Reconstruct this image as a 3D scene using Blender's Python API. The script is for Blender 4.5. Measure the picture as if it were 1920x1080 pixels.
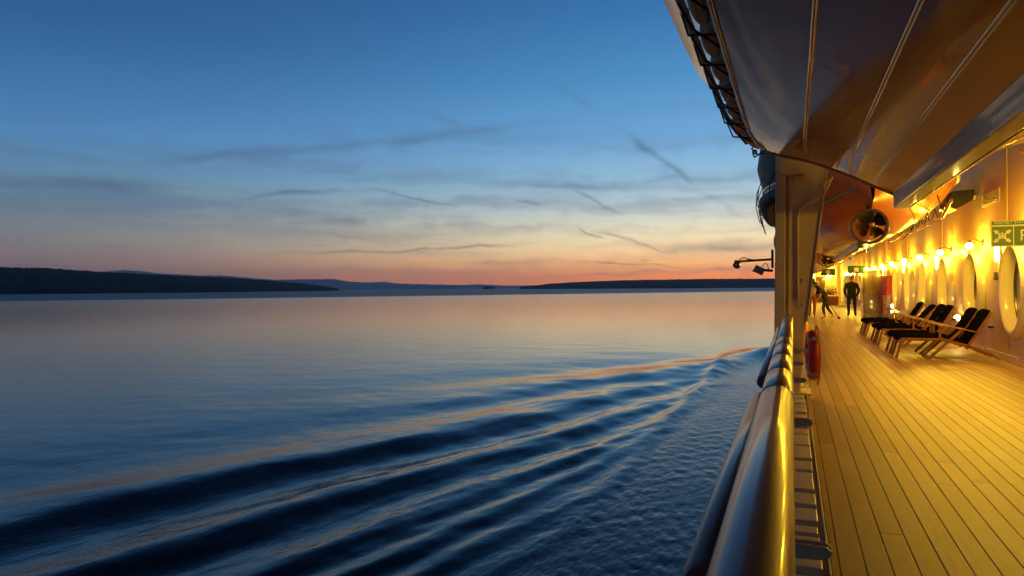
import bpy, bmesh, math, random
import numpy as np
from mathutils import Vector, Matrix
R = math.radians
random.seed(7); np.random.seed(7)
for o in list(bpy.data.objects): bpy.data.objects.remove(o)
SC = bpy.context.scene
COL = SC.collection

# ------------------------------------------------------------------ camera
EYE = Vector((0, 0, 1.38))                 # eye above the deck; the deck is z = 0
WATER = -12.62
th = math.atan((1486.5 - 960) / 1300); cs, sn = math.cos(th), math.sin(th)
rl = R(0.36)
Rt, Up, Fw = Vector((cs, sn, 0)), Vector((0, 0, 1)), Vector((-sn, cs, 0))
R2 = Rt * math.cos(rl) - Up * math.sin(rl); U2 = Up * math.cos(rl) + Rt * math.sin(rl)
cam = bpy.data.cameras.new('camera'); camo = bpy.data.objects.new('camera', cam); COL.objects.link(camo)
M4 = Matrix.Identity(4)
for i in range(3):
    M4[i][0], M4[i][1], M4[i][2], M4[i][3] = R2[i], U2[i], -Fw[i], EYE[i]
camo.matrix_world = M4
cam.sensor_width = 36; cam.lens = 36 * 1300 / 1920; cam.clip_start = 0.05; cam.clip_end = 200000
SC.camera = camo

# ------------------------------------------------------------------ world: dusk sky
W = bpy.data.worlds.new('World'); SC.world = W; W.use_nodes = True
nt = W.node_tree; nt.nodes.clear()
def N(t, **k):
    n = nt.nodes.new(t)
    for a, b in k.items(): setattr(n, a, b)
    return n
def L(a, b): nt.links.new(a, b)
def sock(v, s):
    if isinstance(v, (int, float)): s.default_value = v
    elif isinstance(v, (tuple, list)): s.default_value = v
    else: L(v, s)
def MA(op, a, b=0.0, c=None, clamp=False):
    n = N('ShaderNodeMath', operation=op, use_clamp=clamp); sock(a, n.inputs[0]); sock(b, n.inputs[1])
    if c is not None: sock(c, n.inputs[2])
    return n.outputs[0]
def VM(op, a, b, out=0):
    n = N('ShaderNodeVectorMath', operation=op); sock(a, n.inputs[0]); sock(b, n.inputs[1])
    return n.outputs['Value'] if op == 'DOT_PRODUCT' else n.outputs[0]
def MR(v, a, b, c=0.0, d=1.0, smooth=True):
    n = N('ShaderNodeMapRange'); n.interpolation_type = 'SMOOTHSTEP' if smooth else 'LINEAR'
    sock(v, n.inputs[0])
    for i, x in enumerate((a, b, c, d)): n.inputs[i + 1].default_value = x
    return n.outputs[0]
def lin(c): return tuple(((x / 255) / 12.92 if x / 255 <= .04045 else ((x / 255 + .055) / 1.055) ** 2.4) for x in c) + (1,)
def RAMP(f, stops, interp='EASE'):
    n = N('ShaderNodeValToRGB'); r = n.color_ramp; r.interpolation = interp
    while len(r.elements) < len(stops): r.elements.new(0.5)
    for e, (p, c) in zip(r.elements, stops): e.position = p; e.color = c
    sock(f, n.inputs[0]); return n.outputs[0]
tc = N('ShaderNodeTexCoord'); sep = N('ShaderNodeSeparateXYZ'); L(tc.outputs['Generated'], sep.inputs[0])
az = MA('MULTIPLY', MA('ARCTAN2', sep.outputs[0], sep.outputs[1]), 57.29578)
el = MA('MULTIPLY', MA('ARCSINE', sep.outputs[2]), 57.29578)
elf = MA('POWER', MA('DIVIDE', MA('MAXIMUM', el, 0.0), 90.0), 0.5)
def P(e): return math.sqrt(e / 90)
sunset = [(0, (255, 122, 34)), (.9, (255, 142, 56)), (1.9, (255, 182, 108)), (3.2, (246, 212, 158)), (4.6, (234, 222, 188)), (6.4, (196, 210, 212)),
          (8.8, (150, 192, 222)), (12, (112, 172, 224)), (16.5, (76, 145, 202)), (21.5, (52, 116, 179)), (34, (24, 66, 116)), (55, (13, 40, 78)), (90, (8, 24, 52))]
away = [(0, (116, 98, 106)), (1.2, (122, 107, 114)), (2.4, (126, 116, 122)), (3.8, (122, 128, 134)), (5.6, (108, 132, 146)), (8, (92, 134, 166)),
        (11, (76, 132, 184)), (14, (60, 116, 170)), (18.5, (43, 92, 144)), (34, (20, 54, 100)), (55, (12, 36, 70)), (90, (8, 24, 52))]
def BO(e, c): k = 1 + .80 * math.exp(-(e / 4.3) ** 1.6); c = lin(c); return (c[0] * k, c[1] * k, c[2] * k * .97, 1)
c1 = RAMP(elf, [(P(e), BO(e, c)) for e, c in sunset], 'LINEAR')
c2 = RAMP(elf, [(P(e), lin(c)) for e, c in away], 'LINEAR')
cosd = MA('COSINE', MA('MULTIPLY', MA('ADD', az, 2.0), 1 / 57.29578))
fac = MA('POWER', MR(cosd, math.cos(R(72)), math.cos(R(2)), 0, 1, smooth=False), 3.6)
mx = N('ShaderNodeMix', data_type='RGBA'); L(fac, mx.inputs[0]); L(c2, mx.inputs[6]); L(c1, mx.inputs[7])
dk = N('ShaderNodeVectorMath', operation='SCALE'); L(mx.outputs[2], dk.inputs[0]); L(MR(cosd, -1.0, math.cos(R(60)), .42, 1.0), dk.inputs['Scale'])   # the eastern sky is darker at dusk
skyc = dk.outputs[0]
# a trace of the physical twilight sky, sun just under the horizon
ns = N('ShaderNodeTexSky', sky_type='NISHITA'); ns.sun_disc = False; ns.sun_elevation = R(-1.5); ns.sun_rotation = R(2); ns.altitude = 10
# thin cirrus streaks and old contrails
pc = N('ShaderNodeCombineXYZ'); L(az, pc.inputs[0]); L(el, pc.inputs[1])
nz = N('ShaderNodeTexNoise'); nz.inputs['Scale'].default_value = .35; nz.inputs['Detail'].default_value = 5; L(pc.outputs[0], nz.inputs['Vector'])
dn = N('ShaderNodeVectorMath', operation='SCALE'); L(VM('SUBTRACT', nz.outputs['Color'], (.5, .5, .5)), dn.inputs[0]); dn.inputs['Scale'].default_value = 1.1
pd = VM('ADD', pc.outputs[0], dn.outputs[0])
streaks = [(-52.31, 9.04, -19.76, 13.46, 0.369, 0.3), (-60.12, 9.76, -51.31, 8.93, 0.328, 0.22), (-60.67, 7.23, -47.86, 7.63, 0.533, 0.42), (-44.19, 7.19, -35.41, 7.91, 0.205, 0.45), (-34.15, 8.11, -26.4, 6.75, 0.107, 0.4), (-41.91, 2.72, -20.26, 3.58, 0.131, 0.5), (-12.58, 12.42, -7.34, 8.15, 0.246, 0.4), (-7.34, 8.15, -3.32, 5.2, 0.246, 0.18), (-19.3, 16.65, -15.16, 14.17, 0.287, 0.22), (-29.84, 14.56, -25.27, 12.56, 0.246, 0.22), (-17.6, 8.46, -12.92, 5.91, 0.164, 0.34), (-16.74, 4.9, -14.14, 4.03, 0.102, 0.4), (-15.22, 4.83, -8.62, 2.56, 0.123, 0.36), (-16.76, 2.19, -6.56, 1.54, 0.09, 0.4), (-18.52, 1.02, -1.0, 1.5, 0.164, 0.34), (-52.83, 3.01, -50.5, 3.33, 0.143, 0.45), (-60.15, 3.33, -55.21, 4.09, 0.246, 0.4), (-10.72, 2.93, -0.23, 3.04, 0.328, 0.34), (-25.52, 8.61, -2.13, 7.61, 0.246, 0.22), (-42.28, 6.08, -32.48, 5.23, 0.492, 0.2), (-22.0, 7.35, -19.36, 6.8, 0.123, 0.3), (-11.57, 2.26, -10.64, 2.16, 0.123, 0.35), (-39.93, 4.45, -33.33, 4.11, 0.066, 0.2), (-52.33, 5.67, -46.06, 6.34, 0.41, 0.2), (-33.34, 3.08, -22.03, 2.62, 0.246, 0.2), (-25.56, 2.03, -19.83, 2.17, 0.164, 0.25), (-61.22, 4.82, -48.93, 5.71, 0.574, 0.18)]
cloud = None
for ax, ay, bx_, by_, w, k in streaks:
    dx, dy = bx_ - ax, by_ - ay; ln = math.hypot(dx, dy); tx, ty = dx / ln, dy / ln
    q = VM('SUBTRACT', pd, (ax, ay, 0))
    u = VM('DOT_PRODUCT', q, (tx / ln, ty / ln, 0)); v = VM('DOT_PRODUCT', q, (-ty / w, tx / w, 0))
    g = MA('POWER', 2.718, MA('MULTIPLY', MA('MULTIPLY', v, v), -1.0))
    m = MA('MULTIPLY', MA('MULTIPLY', g, MR(u, -.1, .3)), MR(u, 1.1, .7))
    m = MA('MULTIPLY', m, k * 1.3)
    cloud = m if cloud is None else MA('MAXIMUM', cloud, m)
# soft layered cirrus bands
mp = N('ShaderNodeMapping'); mp.inputs['Scale'].default_value = (.035, .55, 1); mp.inputs['Rotation'].default_value = (0, 0, R(-3)); L(pd, mp.inputs[0])
nb = N('ShaderNodeTexNoise'); nb.inputs['Scale'].default_value = 1.0; nb.inputs['Detail'].default_value = 6; nb.inputs['Roughness'].default_value = .55; L(mp.outputs[0], nb.inputs['Vector'])
band = MA('MULTIPLY', MR(nb.outputs[0], .40, .66), MR(el, 17, 7, 0, .42))
lum = MA('MULTIPLY', MR(nz.outputs[0], .35, .65, .75, 1.1), MR(nb.outputs[0], .30, .60, .75, 1.2))
cloud = MA('ADD', MA('MULTIPLY', cloud, lum), MA('MULTIPLY', band, MA('SUBTRACT', 1.0, cloud)), clamp=True)
cc = N('ShaderNodeMix', data_type='RGBA'); L(MR(el, .5, 7), cc.inputs[0]); cc.inputs[6].default_value = lin((168, 136, 122)); cc.inputs[7].default_value = lin((78, 104, 138))
cm = N('ShaderNodeMix', data_type='RGBA', blend_type='MIX'); L(cloud, cm.inputs[0]); L(skyc, cm.inputs[6]); L(cc.outputs[2], cm.inputs[7])
ad = N('ShaderNodeMix', data_type='RGBA', blend_type='ADD'); ad.inputs[0].default_value = .03; L(cm.outputs[2], ad.inputs[6]); L(ns.outputs[0], ad.inputs[7])
bg = N('ShaderNodeBackground'); bg.inputs[1].default_value = 1.0; L(ad.outputs[2], bg.inputs[0])
wo = N('ShaderNodeOutputWorld'); L(bg.outputs[0], wo.inputs[0])

W.cycles.sampling_method = 'MANUAL'; W.cycles.sample_map_resolution = 256
SC.view_settings.view_transform = 'Standard'; SC.view_settings.look = 'None'
SC.view_settings.exposure = 0; SC.view_settings.gamma = 1
SC.render.engine = 'CYCLES'
SC.cycles.use_denoising = True; SC.cycles.use_adaptive_sampling = True; SC.cycles.adaptive_threshold = .02; SC.cycles.max_bounces = 7; SC.cycles.diffuse_bounces = 4; SC.cycles.glossy_bounces = 4
SC.cycles.sample_clamp_indirect = 6; SC.cycles.caustics_reflective = False; SC.cycles.caustics_refractive = False

# ------------------------------------------------------------------ materials
def mat(name, col, rough=.5, metal=0, coat=0, crough=.06, cior=1.5, var=.0, scale=8, bump=0, bscale=60, emit=None, estr=0, objvar=0, stretch=(1, 1, 1), spec=.5):
    m = bpy.data.materials.new(name); m.use_nodes = True; t = m.node_tree; b = t.nodes['Principled BSDF']
    b.inputs['Base Color'].default_value = (*col, 1); b.inputs['Roughness'].default_value = rough; b.inputs['Metallic'].default_value = metal
    b.inputs['Coat Weight'].default_value = coat; b.inputs['Coat Roughness'].default_value = crough; b.inputs['Coat IOR'].default_value = cior; b.inputs['Specular IOR Level'].default_value = spec
    if emit: b.inputs['Emission Color'].default_value = (*emit, 1); b.inputs['Emission Strength'].default_value = estr
    if var or bump or objvar:
        co = t.nodes.new('ShaderNodeTexCoord'); mpg = t.nodes.new('ShaderNodeMapping'); mpg.inputs['Scale'].default_value = stretch
        t.links.new(co.outputs['Object'], mpg.inputs[0])
        oi = t.nodes.new('ShaderNodeObjectInfo')
        n = t.nodes.new('ShaderNodeTexNoise'); n.noise_dimensions = '4D'; n.inputs['Scale'].default_value = scale; n.inputs['Detail'].default_value = 6; n.inputs['Roughness'].default_value = .6
        t.links.new(mpg.outputs[0], n.inputs['Vector'])
        sc = t.nodes.new('ShaderNodeMath'); sc.operation = 'MULTIPLY'; sc.inputs[1].default_value = 37 if objvar else 0; t.links.new(oi.outputs['Random'], sc.inputs[0]); t.links.new(sc.outputs[0], n.inputs['W'])
        hs = t.nodes.new('ShaderNodeHueSaturation'); hs.inputs['Color'].default_value = (*col, 1)
        mr = t.nodes.new('ShaderNodeMapRange'); t.links.new(n.outputs[0], mr.inputs[0]); mr.inputs[1].default_value = .25; mr.inputs[2].default_value = .75
        mr.inputs[3].default_value = 1 - var; mr.inputs[4].default_value = 1 + var
        if objvar:
            m2 = t.nodes.new('ShaderNodeMapRange'); t.links.new(oi.outputs['Random'], m2.inputs[0]); m2.inputs[3].default_value = 1 - objvar; m2.inputs[4].default_value = 1 + objvar
            mm = t.nodes.new('ShaderNodeMath'); mm.operation = 'MULTIPLY'; t.links.new(mr.outputs[0], mm.inputs[0]); t.links.new(m2.outputs[0], mm.inputs[1]); t.links.new(mm.outputs[0], hs.inputs['Value'])
        else: t.links.new(mr.outputs[0], hs.inputs['Value'])
        t.links.new(hs.outputs[0], b.inputs['Base Color'])
        if var:
            rr = t.nodes.new('ShaderNodeMapRange'); t.links.new(n.outputs[0], rr.inputs[0]); rr.inputs[3].default_value = max(0.02, rough - .1 * min(1, rough * 4)); rr.inputs[4].default_value = min(1, rough + .1)
            t.links.new(rr.outputs[0], b.inputs['Roughness'])
        if bump:
            n2 = t.nodes.new('ShaderNodeTexNoise'); n2.inputs['Scale'].default_value = bscale; n2.inputs['Detail'].default_value = 5; t.links.new(mpg.outputs[0], n2.inputs['Vector'])
            bp = t.nodes.new('ShaderNodeBump'); bp.inputs['Strength'].default_value = 1; bp.inputs['Distance'].default_value = bump
            t.links.new(n2.outputs[0], bp.inputs['Height']); t.links.new(bp.outputs[0], b.inputs['Normal'])
    return m
LAMP = (1.0, .58, .10)
M = dict(
    teak=mat('teak_plank', (.35, .205, .08), .42, var=.28, scale=3, stretch=(14, 1, 1), bump=.0012, bscale=14, objvar=.24),
    caulk=mat('black_caulking', (.045, .026, .014), .7),
    wood=mat('varnished_rail', (.27, .095, .05), .42, coat=.55, crough=.14, cior=1.6, var=.5, scale=5, stretch=(9, .6, 9), bump=.0004, bscale=30),
    band=mat('dark_band', (.05, .03, .02), .5),
    steel=mat('painted_steel', (.62, .55, .42), .35, coat=.3, var=.12, scale=4, bump=.0008, bscale=18),
    buff=mat('buff_steel', (.72, .58, .33), .4, coat=.25, var=.12, scale=3, bump=.001, bscale=14),
    wall=mat('cream_wall', (.78, .64, .40), .5, coat=.08, var=.07, scale=1.3, bump=.0025, bscale=2.2),
    frame=mat('cream_frame', (.78, .72, .56), .25, coat=.5, var=.04, scale=4),
    glass=mat('window_pane', (.14, .11, .06), .08, coat=1, spec=.7, emit=(1, .70, .2), estr=.16),
    curtain=mat('curtain', (.36, .25, .22), .8, var=.2, scale=4, stretch=(1, 12, 1)),
    hull=mat('lamplit_gold_hull', (.50, .235, .05), .17, spec=.35, coat=.38, crough=.035, var=.08, scale=1.0, bump=.0035, bscale=1.3),  # pale underside; the gold of the lamplight is put into its base colour
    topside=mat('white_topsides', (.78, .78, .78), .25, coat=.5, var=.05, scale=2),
    ridge=mat('hull_strake', (.70, .50, .22), .2, coat=.9),
    keel=mat('keel_paint', (.13, .10, .10), .3, coat=.4, var=.15, scale=3),
    orange=mat('orange_hull', (.80, .22, .02), .3, coat=.5, var=.08, scale=1.2, bump=.002, bscale=1.5),
    cover=mat('dark_cover', (.05, .048, .05), .6, var=.25, scale=5, bump=.01, bscale=6),
    grey=mat('grey_hull', (.46, .44, .43), .25, coat=.6, var=.1, scale=1),
    black=mat('black_rubber', (.018, .017, .018), .6, var=.3, scale=10),
    rope=mat('rope', (.045, .032, .028), .9, bump=.002, bscale=200),
    pole=mat('grab_pole', (.52, .38, .22), .45, var=.2, scale=6),
    fender=mat('fender_cloth', (.82, .76, .72), .7, var=.1, scale=6, bump=.002, bscale=40),
    brass=mat('brass', (.75, .48, .18), .25, metal=1),
    bronze=mat('dark_bronze', (.16, .12, .09), .32, metal=.85, var=.2, scale=6),
    lamp=mat('lamp_glass', (1, .85, .6), .4, emit=(1.0, .60, .035), estr=540),
    lowlamp=mat('low_lamp_glass', (1, .9, .7), .4, emit=(1.0, .70, .16), estr=60),
    tube=mat('tube_lamp_glass', (1, .9, .6), .4, emit=(1.0, .66, .04), estr=170),
    metal=mat('dark_metal', (.09, .085, .085), .4, metal=.4),
    grille=mat('vent_grille', (.42, .38, .30), .5),
    green=mat('sign_green', (.012, .10, .045), .45),
    white=mat('sign_white', (.75, .78, .70), .5),
    red=mat('red_lifebuoy', (.62, .035, .02), .4, coat=.2, var=.12, scale=6),
    redp=mat('red_panel', (.40, .03, .025), .45),
    tape=mat('reflective_tape', (.55, .55, .55), .3),
    yrope=mat('yellow_rope', (.62, .34, .06), .8, bump=.001, bscale=300),
    chair=mat('chair_wood', (.27, .095, .03), .42, coat=.3, var=.22, scale=4, stretch=(2, 8, 8)),
    cushion=mat('dark_cushion', (.006, .006, .014), 1.0, spec=0, var=.25, scale=12, bump=.004, bscale=25),
    mahog=mat('mahogany', (.085, .028, .018), .22, coat=.7, var=.35, scale=3, stretch=(6, 6, .7)),
    jacket=mat('black_jacket', (.012, .012, .014), .85, bump=.01, bscale=18),
    trouser=mat('dark_trousers', (.02, .018, .022), .85, bump=.008, bscale=18),
    skin=mat('skin', (.50, .28, .19), .5), hair=mat('brown_hair', (.05, .028, .016), .6), greyhair=mat('grey_hair', (.25, .21, .18), .7),
    shoe=mat('dark_shoes', (.02, .018, .016), .5), pale=mat('pale_top', (.52, .38, .34), .8), rust=mat('rust_trousers', (.36, .09, .05), .8),
    leaf=mat('leaf', (.035, .06, .02), .6), terra=mat('planter_red', (.30, .07, .03), .6, var=.2, scale=5),
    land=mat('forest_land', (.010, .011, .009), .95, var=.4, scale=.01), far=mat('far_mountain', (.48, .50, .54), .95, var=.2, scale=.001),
)
# ------------------------------------------------------------------ mesh helpers
class MB:
    def __init__(s): s.v = []; s.f = []
    def quadstrip(s, rings, closed=True, cap=True):
        n = len(rings[0]); b = len(s.v)
        for r in rings: s.v += [tuple(p) for p in r]
        for i in range(len(rings) - 1):
            for j in range(n if closed else n - 1):
                k = (j + 1) % n
                s.f.append((b + i * n + j, b + i * n + k, b + (i + 1) * n + k, b + (i + 1) * n + j))
        if cap and closed:
            s.f.append(tuple(b + j for j in range(n))[::-1]); e = b + (len(rings) - 1) * n
            s.f.append(tuple(e + j for j in range(n)))
        return s
    def box(s, c, d, rot=None):
        b = len(s.v); c = Vector(c)
        for x in (-.5, .5):
            for y in (-.5, .5):
                for z in (-.5, .5):
                    p = Vector((x * d[0], y * d[1], z * d[2]))
                    if rot is not None: p = rot @ p
                    s.v.append(tuple(c + p))
        s.f += [(b, b + 1, b + 3, b + 2), (b + 4, b + 6, b + 7, b + 5), (b, b + 4, b + 5, b + 1), (b + 2, b + 3, b + 7, b + 6), (b, b + 2, b + 6, b + 4), (b + 1, b + 5, b + 7, b + 3)]
        return s
    def bar(s, a, b, w, h, up=(0, 0, 1)):
        a, b = Vector(a), Vector(b); d = b - a; ln = d.length; d.normalize(); up = Vector(up)
        x = d.cross(up)
        if x.length < 1e-4: x = d.cross(Vector((1, 0, 0)))
        x.normalize(); z = x.cross(d)
        rot = Matrix((x, d, z)).transposed()
        return s.box((a + b) / 2, (w, ln, h), rot)
    def tube(s, pts, r, n=8, cap=True):
        pts = [Vector(p) for p in pts]; rings = []
        rs = r if isinstance(r, (list, tuple)) else [r] * len(pts)
        px = None
        for i, p in enumerate(pts):
            d = (pts[min(i + 1, len(pts) - 1)] - pts[max(i - 1, 0)]).normalized()
            if px is None:
                px = d.cross(Vector((0, 0, 1)))
                if px.length < 1e-3: px = d.cross(Vector((0, 1, 0)))
            px = (px - d * px.dot(d)).normalized(); q = d.cross(px)
            rings.append([p + (px * math.cos(a) + q * math.sin(a)) * rs[i] for a in [2 * math.pi * k / n for k in range(n)]])
        return s.quadstrip(rings, True, cap)
    def torus(s, c, ax, R_, r, n=28, k=10, sy=1.0):
        ax = Vector(ax).normalized(); x = ax.cross(Vector((0, 0, 1)))
        if x.length < 1e-3: x = Vector((1, 0, 0))
        x.normalize(); y = ax.cross(x); c = Vector(c); b = len(s.v)
        for i in range(n):
            a = 2 * math.pi * i / n; d = x * math.cos(a) + y * math.sin(a) * sy
            for j in range(k):
                t = 2 * math.pi * j / k
                s.v.append(tuple(c + d * (R_ + r * math.cos(t)) + ax * r * math.sin(t)))
        for i in range(n):
            for j in range(k):
                s.f.append((b + i * k + j, b + ((i + 1) % n) * k + j, b + ((i + 1) % n) * k + (j + 1) % k, b + i * k + (j + 1) % k))
        return s
    def ball(s, c, r, n=12, m=8):
        if not isinstance(r, (tuple, list)): r = (r, r, r)
        rings = []
        for i in range(m + 1):
            t = math.pi * (i / m) * .998 + .001
            rings.append([(c[0] + r[0] * math.sin(t) * math.cos(2 * math.pi * j / n), c[1] + r[1] * math.sin(t) * math.sin(2 * math.pi * j / n), c[2] - r[2] * math.cos(t)) for j in range(n)])
        return s.quadstrip(rings)
    def prism(s, poly, axis, a, b):
        def pt(p, h): return {'x': (h, p[0], p[1]), 'y': (p[0], h, p[1]), 'z': (p[0], p[1], h)}[axis]
        return s.quadstrip([[pt(p, a) for p in poly], [pt(p, b) for p in poly]])
    def mesh(s, name, smooth=None, bevel=0, seg=2, origin=(0, 0, 0)):
        me = bpy.data.meshes.new(name)
        o = origin
        me.from_pydata([(v[0] - o[0], v[1] - o[1], v[2] - o[2]) for v in s.v], [], s.f)
        bm = bmesh.new(); bm.from_mesh(me)
        bmesh.ops.recalc_face_normals(bm, faces=bm.faces)
        if bevel:
            es = [e for e in bm.edges if len(e.link_faces) == 2 and e.calc_face_angle(0) > .5]
            bmesh.ops.bevel(bm, geom=es, offset=bevel, segments=seg, affect='EDGES', profile=.5, clamp_overlap=True)
        if smooth:
            for f in bm.faces: f.smooth = True
            for e in bm.edges:
                if len(e.link_faces) == 2 and e.calc_face_angle(0) > R(smooth): e.smooth = False
        bm.to_mesh(me); bm.free(); return me
    def build(s, name, m, parent=None, smooth=None, bevel=0, seg=2, origin=None):
        if origin is None: origin = ORG.get(parent.name, (0, 0, 0)) if parent else (0, 0, 0)
        me = s.mesh(name, smooth, bevel, seg, origin); me.materials.append(M[m] if isinstance(m, str) else m)
        o = bpy.data.objects.new(name, me); COL.objects.link(o)
        if parent: o.parent = parent
        else: o.location = origin
        ORG[o.name] = tuple(origin)
        return o
ORG = {}
def thing(name, label, cat, loc=(0, 0, 0), group=None):
    o = bpy.data.objects.new(name, None); COL.objects.link(o); o.location = loc; o.empty_display_size = .2
    ORG[o.name] = tuple(loc); o['label'] = label; o['category'] = cat
    if group: o['group'] = group
    return o
def tag(o, label=None, cat=None, group=None, kind=None):
    if label: o['label'] = label
    if cat: o['category'] = cat
    if group: o['group'] = group
    if kind: o['kind'] = kind
    return o
def dup(root, loc, label=None, rotz=None):
    r = root.copy(); COL.objects.link(r); r.location = loc
    if rotz is not None: r.rotation_euler = (0, 0, rotz)
    if label: r['label'] = label
    for ch in list(root.children):
        c = ch.copy(); COL.objects.link(c); c.parent = r
        for g in list(ch.children):
            d = g.copy(); COL.objects.link(d); d.parent = c
    return r
ORD = ['first', 'second', 'third', 'fourth', 'fifth', 'sixth', 'seventh', 'eighth', 'ninth', 'tenth', 'eleventh', 'twelfth', 'thirteenth', 'fourteenth']

# ------------------------------------------------------------------ sea
def build_sea():
    fine = np.radians(np.linspace(-72, 12, 720)); coarse = np.radians(np.linspace(12, 288, 60))[1:-1]
    ang = np.concatenate([fine, coarse])
    rad = np.concatenate([np.linspace(.5, 18, 12), 20 * np.exp(np.arange(0, 390) * .0078), ])
    far = rad[-1] * np.exp(np.arange(1, 150) * .0286)
    rad = np.concatenate([rad, far])
    A, Rr = np.meshgrid(ang, rad)
    X = Rr * np.sin(A); Y = Rr * np.cos(A); Z = np.zeros_like(X)
    rng = np.random.default_rng(3)
    def sines(n, l0, l1, amp, dirspread=math.pi, d0=0.0):
        H = np.zeros_like(X)
        for i in range(n):
            lm = l0 * (l1 / l0) ** rng.random(); a = d0 + (rng.random() - .5) * 2 * dirspread; k = 2 * math.pi / lm
            H += amp * (lm / l1) ** .9 * np.sin(k * (X * math.cos(a) + Y * math.sin(a)) + rng.random() * 6.28)
        return H / math.sqrt(n)
    fade = np.clip(1.4 - Rr / 260, 0, 1)
    warp = sines(9, 9, 40, .55)                       # wobble of the crests
    near = 1 / (1 + np.exp(-(X + 12.5 - .035 * (Y - 40) * 1.0) / 1.2))   # churned water along the hull
    C = [([10, 30, 60, 81, 97, 112, 125, 147], [-72, -60, -47.5, -38.3, -31.1, -21.5, -14, -9.7], 4.6, .62),
         ([10, 28, 42, 55, 64.5, 77, 94, 105, 115, 140], [-48.5, -43.0, -38.5, -33.2, -29.2, -24.7, -19.8, -16.2, -12.5, -8], 2.5, .46),
         ([10, 26, 33.5, 44.4, 50.4, 60, 67.5, 78, 86, 105], [-37, -32.0, -29.8, -26.7, -24.4, -21.6, -19.6, -17, -14.6, -10], 1.65, .31),
         ([10, 25, 33, 45, 51, 59, 68.5, 78, 90], [-29, -24.7, -22.4, -19.7, -18.2, -16, -13.9, -12.2, -10], 1.05, .21),
         ([10, 22, 33, 40, 45, 52, 62, 70], [-24.4, -21.7, -19.2, -17.3, -16.1, -14.9, -13.2, -11.5], 0.85, .17),
         ([10, 22, 30, 38, 48], [-21.6, -18.8, -16.8, -15, -12], .7, .13), ([10, 22, 30, 38], [-18.6, -16.3, -14.2, -12], .6, .09)]
    for i, (ys, xs, w, a) in enumerate(C):
        xc = np.interp(Y, ys, xs); jag = sines(7, 2.5, 9, .5) * (.25 + .25 * min(i, 4)) * min(w, 1.6)
        u = (X - xc + warp * w * .28 + jag * .55) / w
        mod = 1 + .45 * np.tanh(sines(8, 5, 30, 1.0))
        u = np.where(u < 0, u / (2.6 if i == 1 else 1.7), u)
        prof = np.exp(-u * u) - .42 * np.exp(-((u - 1.9) / 1.2) ** 2) - .3 * np.exp(-((u + 2.0) / 1.3) ** 2)
        if i == 0: mod = mod * np.clip((Y - 60) / 45, 0, 1)
        Z += a * mod * prof * np.clip((150 - Y) / 25, 0, 1) * np.clip((Y + 20) / 30, 0, 1) * (1 - .8 * near)
    Z += 1.5 * np.exp(-((X + 4.5) / 3.2) ** 2 - ((Y - 152) / 9) ** 2) + .5 * np.exp(-((X + 9) / 4) ** 2 - ((Y - 148) / 12) ** 2)
    Z += sines(16, .9, 3.0, .022, .22, -.30) * np.clip((X + 46) / 22, 0, 1) * (1 - near) * np.clip(1.5 - Rr / 110, 0, 1)
    chop = sines(36, .45, 2.6, .036) * (1 + .5 * np.tanh(sines(6, 5, 20, 1)))
    Z += chop * near * fade
    Z += sines(26, .9, 6, .020, 1.1, 1.9) * np.clip(1.5 - Rr / 130, .35, 1) * fade * (1 - near) + sines(10, 7, 22, .022, .8, 1.7) * np.clip(1.4 - Rr / 280, 0, 1)
    Z *= np.clip((Rr - 6) / 10, 0, 1)
    nr, na = X.shape
    co = np.stack([X, Y, Z + WATER], -1).reshape(-1, 3).astype(np.float32)
    i = np.arange(nr - 1)[:, None] * na; j = np.arange(na)[None, :]; j2 = (j + 1) % na
    F = np.stack([i + j, i + na + j, i + na + j2, i + j2], -1).reshape(-1, 4).astype(np.int32)[:, ::-1]
    me = bpy.data.meshes.new('sea'); me.vertices.add(len(co)); me.vertices.foreach_set('co', co.ravel())
    me.loops.add(F.size); me.loops.foreach_set('vertex_index', F.ravel()); me.polygons.add(len(F))
    me.polygons.foreach_set('loop_start', np.arange(0, F.size, 4, dtype=np.int32)); me.polygons.foreach_set('use_smooth', np.ones(len(F), bool))
    me.update(calc_edges=True); me.validate()
    m = bpy.data.materials.new('sea_water'); m.use_nodes = True; t = m.node_tree; b = t.nodes['Principled BSDF']
    b.inputs['Base Color'].default_value = (.0035, .008, .014, 1); b.inputs['IOR'].default_value = 1.333
    nn = t.nodes.new
    def lk(a, c): t.links.new(a, c)
    geo = nn('ShaderNodeNewGeometry'); sp = nn('ShaderNodeSeparateXYZ'); lk(geo.outputs['Position'], sp.inputs[0])
    def ma(op, a, c):
        n = nn('ShaderNodeMath'); n.operation = op
        for s_, v_ in ((n.inputs[0], a), (n.inputs[1], c)):
            if isinstance(v_, (int, float)): s_.default_value = v_
            else: lk(v_, s_)
        return n.outputs[0]
    def mr(v, a, c, d, e):
        n = nn('ShaderNodeMapRange'); n.interpolation_type = 'SMOOTHSTEP'; lk(v, n.inputs[0])
        for q, x in enumerate((a, c, d, e)): n.inputs[q + 1].default_value = x
        return n.outputs[0]
    # wind-ruffled water beyond a line roughly 1 to 2 km out
    ln_ = nn('ShaderNodeTexNoise'); ln_.inputs['Scale'].default_value = .004; lk(geo.outputs['Position'], ln_.inputs['Vector'])
    dist = ma('ADD', ma('SUBTRACT', ma('MULTIPLY', sp.outputs[1], .62), ma('MULTIPLY', sp.outputs[0], 1.0)), ma('MULTIPLY', ln_.outputs[0], 160.0))
    ruff = mr(dist, 1330, 1560, 0, 1)
    nx = mr(ma('ADD', sp.outputs[0], ma('MULTIPLY', sp.outputs[1], -.02)), -17, -11, 0, 1)   # churned strip along the hull
    nx = ma('MULTIPLY', nx, mr(sp.outputs[1], 155, 125, 0, 1))
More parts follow.
